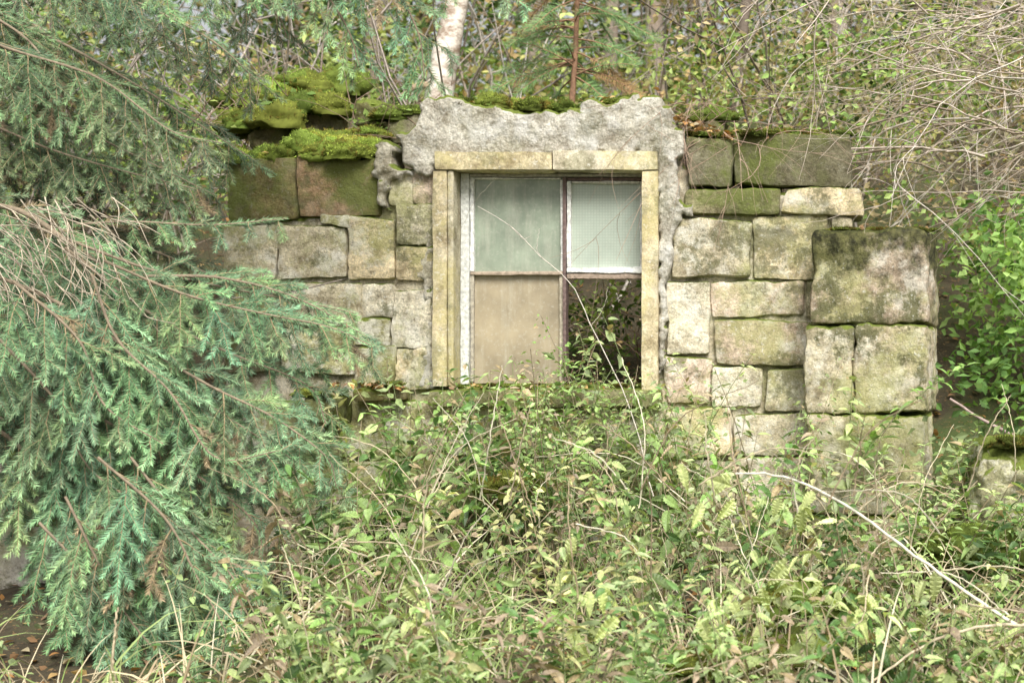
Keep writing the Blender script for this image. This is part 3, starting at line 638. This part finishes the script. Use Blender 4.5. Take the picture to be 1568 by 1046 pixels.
def twig(p,d,l,r,col,depth=0,k=9,curl=.5):
    t=np.linspace(0,1,k)[:,None]; cv=rng.normal(size=3)*.35*curl
    P=p+d*l*t+cv*l*t**2+np.array([0,0,-1.])*l*.3*curl*t**2+np.cumsum(rng.normal(size=(k,3))*l*.012,axis=0)
    tube(ST,P,r,r*.35,col,3)
    if depth>0:
        for _ in range(rng.integers(2,5)):
            i=rng.integers(2,k-1); dd=nz(nz(P[i]-P[i-1])+rng.normal(size=3)*.55); twig(P[i],dd,l*rng.uniform(.35,.6),r*.55,col,depth-1,7,curl)
for _ in range(150):
    y=rng.uniform(1.2,6); px=rng.uniform(-50,1650); x=W(px,0,y)[0]; twig(np.array([x,y,float(gz(x,y))]),nz(np.array([0,0,1.])+rng.normal(size=3)*.4),rng.uniform(1,3),rng.uniform(.006,.016),pk[rng.integers(0,4)]*rng.uniform(.4,.9),1,9,.6)
for _ in range(100):
    px=rng.uniform(1400,1780); py=rng.uniform(-160,310); y=rng.uniform(-.6,1.6)
    an=rng.uniform(-.6,.9); d=nz(np.array([-math.cos(an),rng.normal()*.3,-math.sin(an)*.6+.2])); twig(W(px,py,y),d,rng.uniform(.4,1.1),rng.uniform(.004,.009),pk[rng.integers(0,4)]*1.15,2,10,.6)
for _ in range(30):
    px=rng.uniform(1040,1180); py=rng.uniform(150,230); twig(W(px,py,rng.uniform(-.05,.2)),nz(np.array([rng.normal()*.5,-.5,rng.normal()*.5-.1])),rng.uniform(.15,.5),.0025,np.array((.42,.30,.22)),1,8,1.2)
for _ in range(40):
    px=rng.uniform(850,1000); twig(W(px,rng.uniform(470,590),rng.uniform(.3,.9)),nz(rng.normal(size=3)+[0,0,.8]),rng.uniform(.2,.5),.003,np.array((.34,.22,.15)),1)
for _ in range(50):
    px=rng.uniform(250,680); twig(W(px,rng.uniform(180,330),rng.uniform(.3,.8)),nz(rng.normal(size=3)*.6+[0,0,.8]),rng.uniform(.3,.7),.004,np.array((.34,.24,.17)),1)
ST.build('bare_twigs',M_bark,True)
B=Acc()
for px,y,r,lean in [(930,6,.07,.1),(1010,9,.12,-.1),(1120,5,.05,.3),(820,8,.09,.0),(560,7,.09,.2),(1300,8,.12,-.2),(1390,5.5,.06,.25),(1240,11,.16,.1),(470,10,.14,-.1),(60,8,.12,.1),(1520,7,.1,-.15),(640,11,.13,.1)]:
    x=W(px,0,y)[0]; g=float(gz(x,y)); P=smooth_poly([(x,y,g-.2),(x+lean*.7,y,g+1.8),(x+lean*1.2+.1,y,g+4),(x+lean*2,y,g+7)],18); tube(B,P,r,r*.4,np.array((.24,.19,.15))*rng.uniform(.6,1.3),9,.04)
    for _ in range(6):
        p=P[rng.integers(5,16)]; Q=shoot(p,nz(np.array([rng.normal(),rng.normal()*.5,.4])),rng.uniform(.6,1.6),-.1,8); tube(B,Q,r*.25,.006,(.24,.19,.15),5)
B.build('woodland_trunks',M_bark,True)

B=Acc(); P=smooth_poly([W(660,260,1.0),W(676,120,1.0),W(692,40,1.0),W(708,-60,1.05),W(722,-250,1.1)],24); tube(B,P,.08,.05,(1,1,1),14,.03)
P=smooth_poly([W(690,160,1.0),W(650,130,.95),W(610,150,.9)],8); tube(B,P,.03,.01,(.5,.4,.3),8)
m,nt,out=newmat('birch_bark')
at=N(nt,'ShaderNodeAttribute',attribute_name='Col')
c=mix(nt,ramp(nt,noi(nt,1.2,8,.75,0,(6,6,12)),.44,.58),(.76,.69,.60,1),(.28,.20,.14,1)); c=mix(nt,1.0,c,at.outputs['Color'],'MULTIPLY')
p=N(nt,'ShaderNodeBsdfPrincipled',Roughness=.8); nt.links.new(c,p.inputs['Base Color']); nt.links.new(p.outputs[0],out.inputs[0])
B.build('birch_tree',m,True)
ND=Acc(); BK=Acc()
P=smooth_poly([W(872,200,1.0),W(880,100,1.0),W(884,0,1.0),W(890,-200,1.0)],20); tube(BK,P,.018,.010,(.30,.17,.10),8)
for _ in range(70):
    py=rng.uniform(-160,130); p=W(880,py,1.0); an=rng.uniform(0,6.28); d=nz(np.array([math.cos(an),math.sin(an)*.6,rng.uniform(-.3,.5)])); Q=shoot(p,d,rng.uniform(.2,.5),.3,8)
    tube(BK,Q,.005,.002,(.32,.19,.11),4); needles(Q[2:],500,(.05,.075),np.array((.20,.34,.12)) if rng.random()<.75 else np.array((.42,.28,.12)),wd=.004)
o=BK.build('pine_sapling',M_bark,True); ND.build('pine_needles',M_needle,False,o)

# ---------------------------------------------------------------- light, camera
w=bpy.data.worlds.new('World'); bpy.context.scene.world=w; w.use_nodes=True; nt=w.node_tree; bgn=nt.nodes['Background']
sk=nt.nodes.new('ShaderNodeTexSky'); sk.sky_type='NISHITA'; sk.sun_disc=False; sk.sun_elevation=math.radians(46); sk.sun_rotation=math.radians(160); sk.dust_density=4; sk.air_density=1.0
hs=nt.nodes.new('ShaderNodeHueSaturation'); hs.inputs['Saturation'].default_value=.12; hs.inputs['Value'].default_value=1.0
nt.links.new(sk.outputs[0],hs.inputs['Color']); nt.links.new(hs.outputs[0],bgn.inputs[0]); bgn.inputs[1].default_value=.15
sd=bpy.data.lights.new('sun','SUN'); sd.energy=5.0; sd.angle=math.radians(30); sd.color=(1,.965,.90)
so=bpy.data.objects.new('sun',sd); bpy.context.scene.collection.objects.link(so)
el=math.radians(46); az=math.radians(160)
dv=Vector((math.sin(az)*math.cos(el),math.cos(az)*math.cos(el),math.sin(el)))
so.rotation_euler=dv.to_track_quat('Z','Y').to_euler()
cd=bpy.data.cameras.new('camera'); co=bpy.data.objects.new('camera',cd); bpy.context.scene.collection.objects.link(co)
co.location=CAM; co.rotation_euler=(math.radians(90),0,0)
wd=1568*S; cd.sensor_width=36; cd.lens=36*6.5/wd; cd.shift_x=-CAM[0]/wd; cd.clip_end=1000; cd.clip_start=.05
cd.dof.use_dof=True; cd.dof.focus_distance=5.7; cd.dof.aperture_fstop=3.2
sc=bpy.context.scene; sc.camera=co
sc.view_settings.view_transform='Standard'; sc.view_settings.look='None'; sc.view_settings.exposure=0
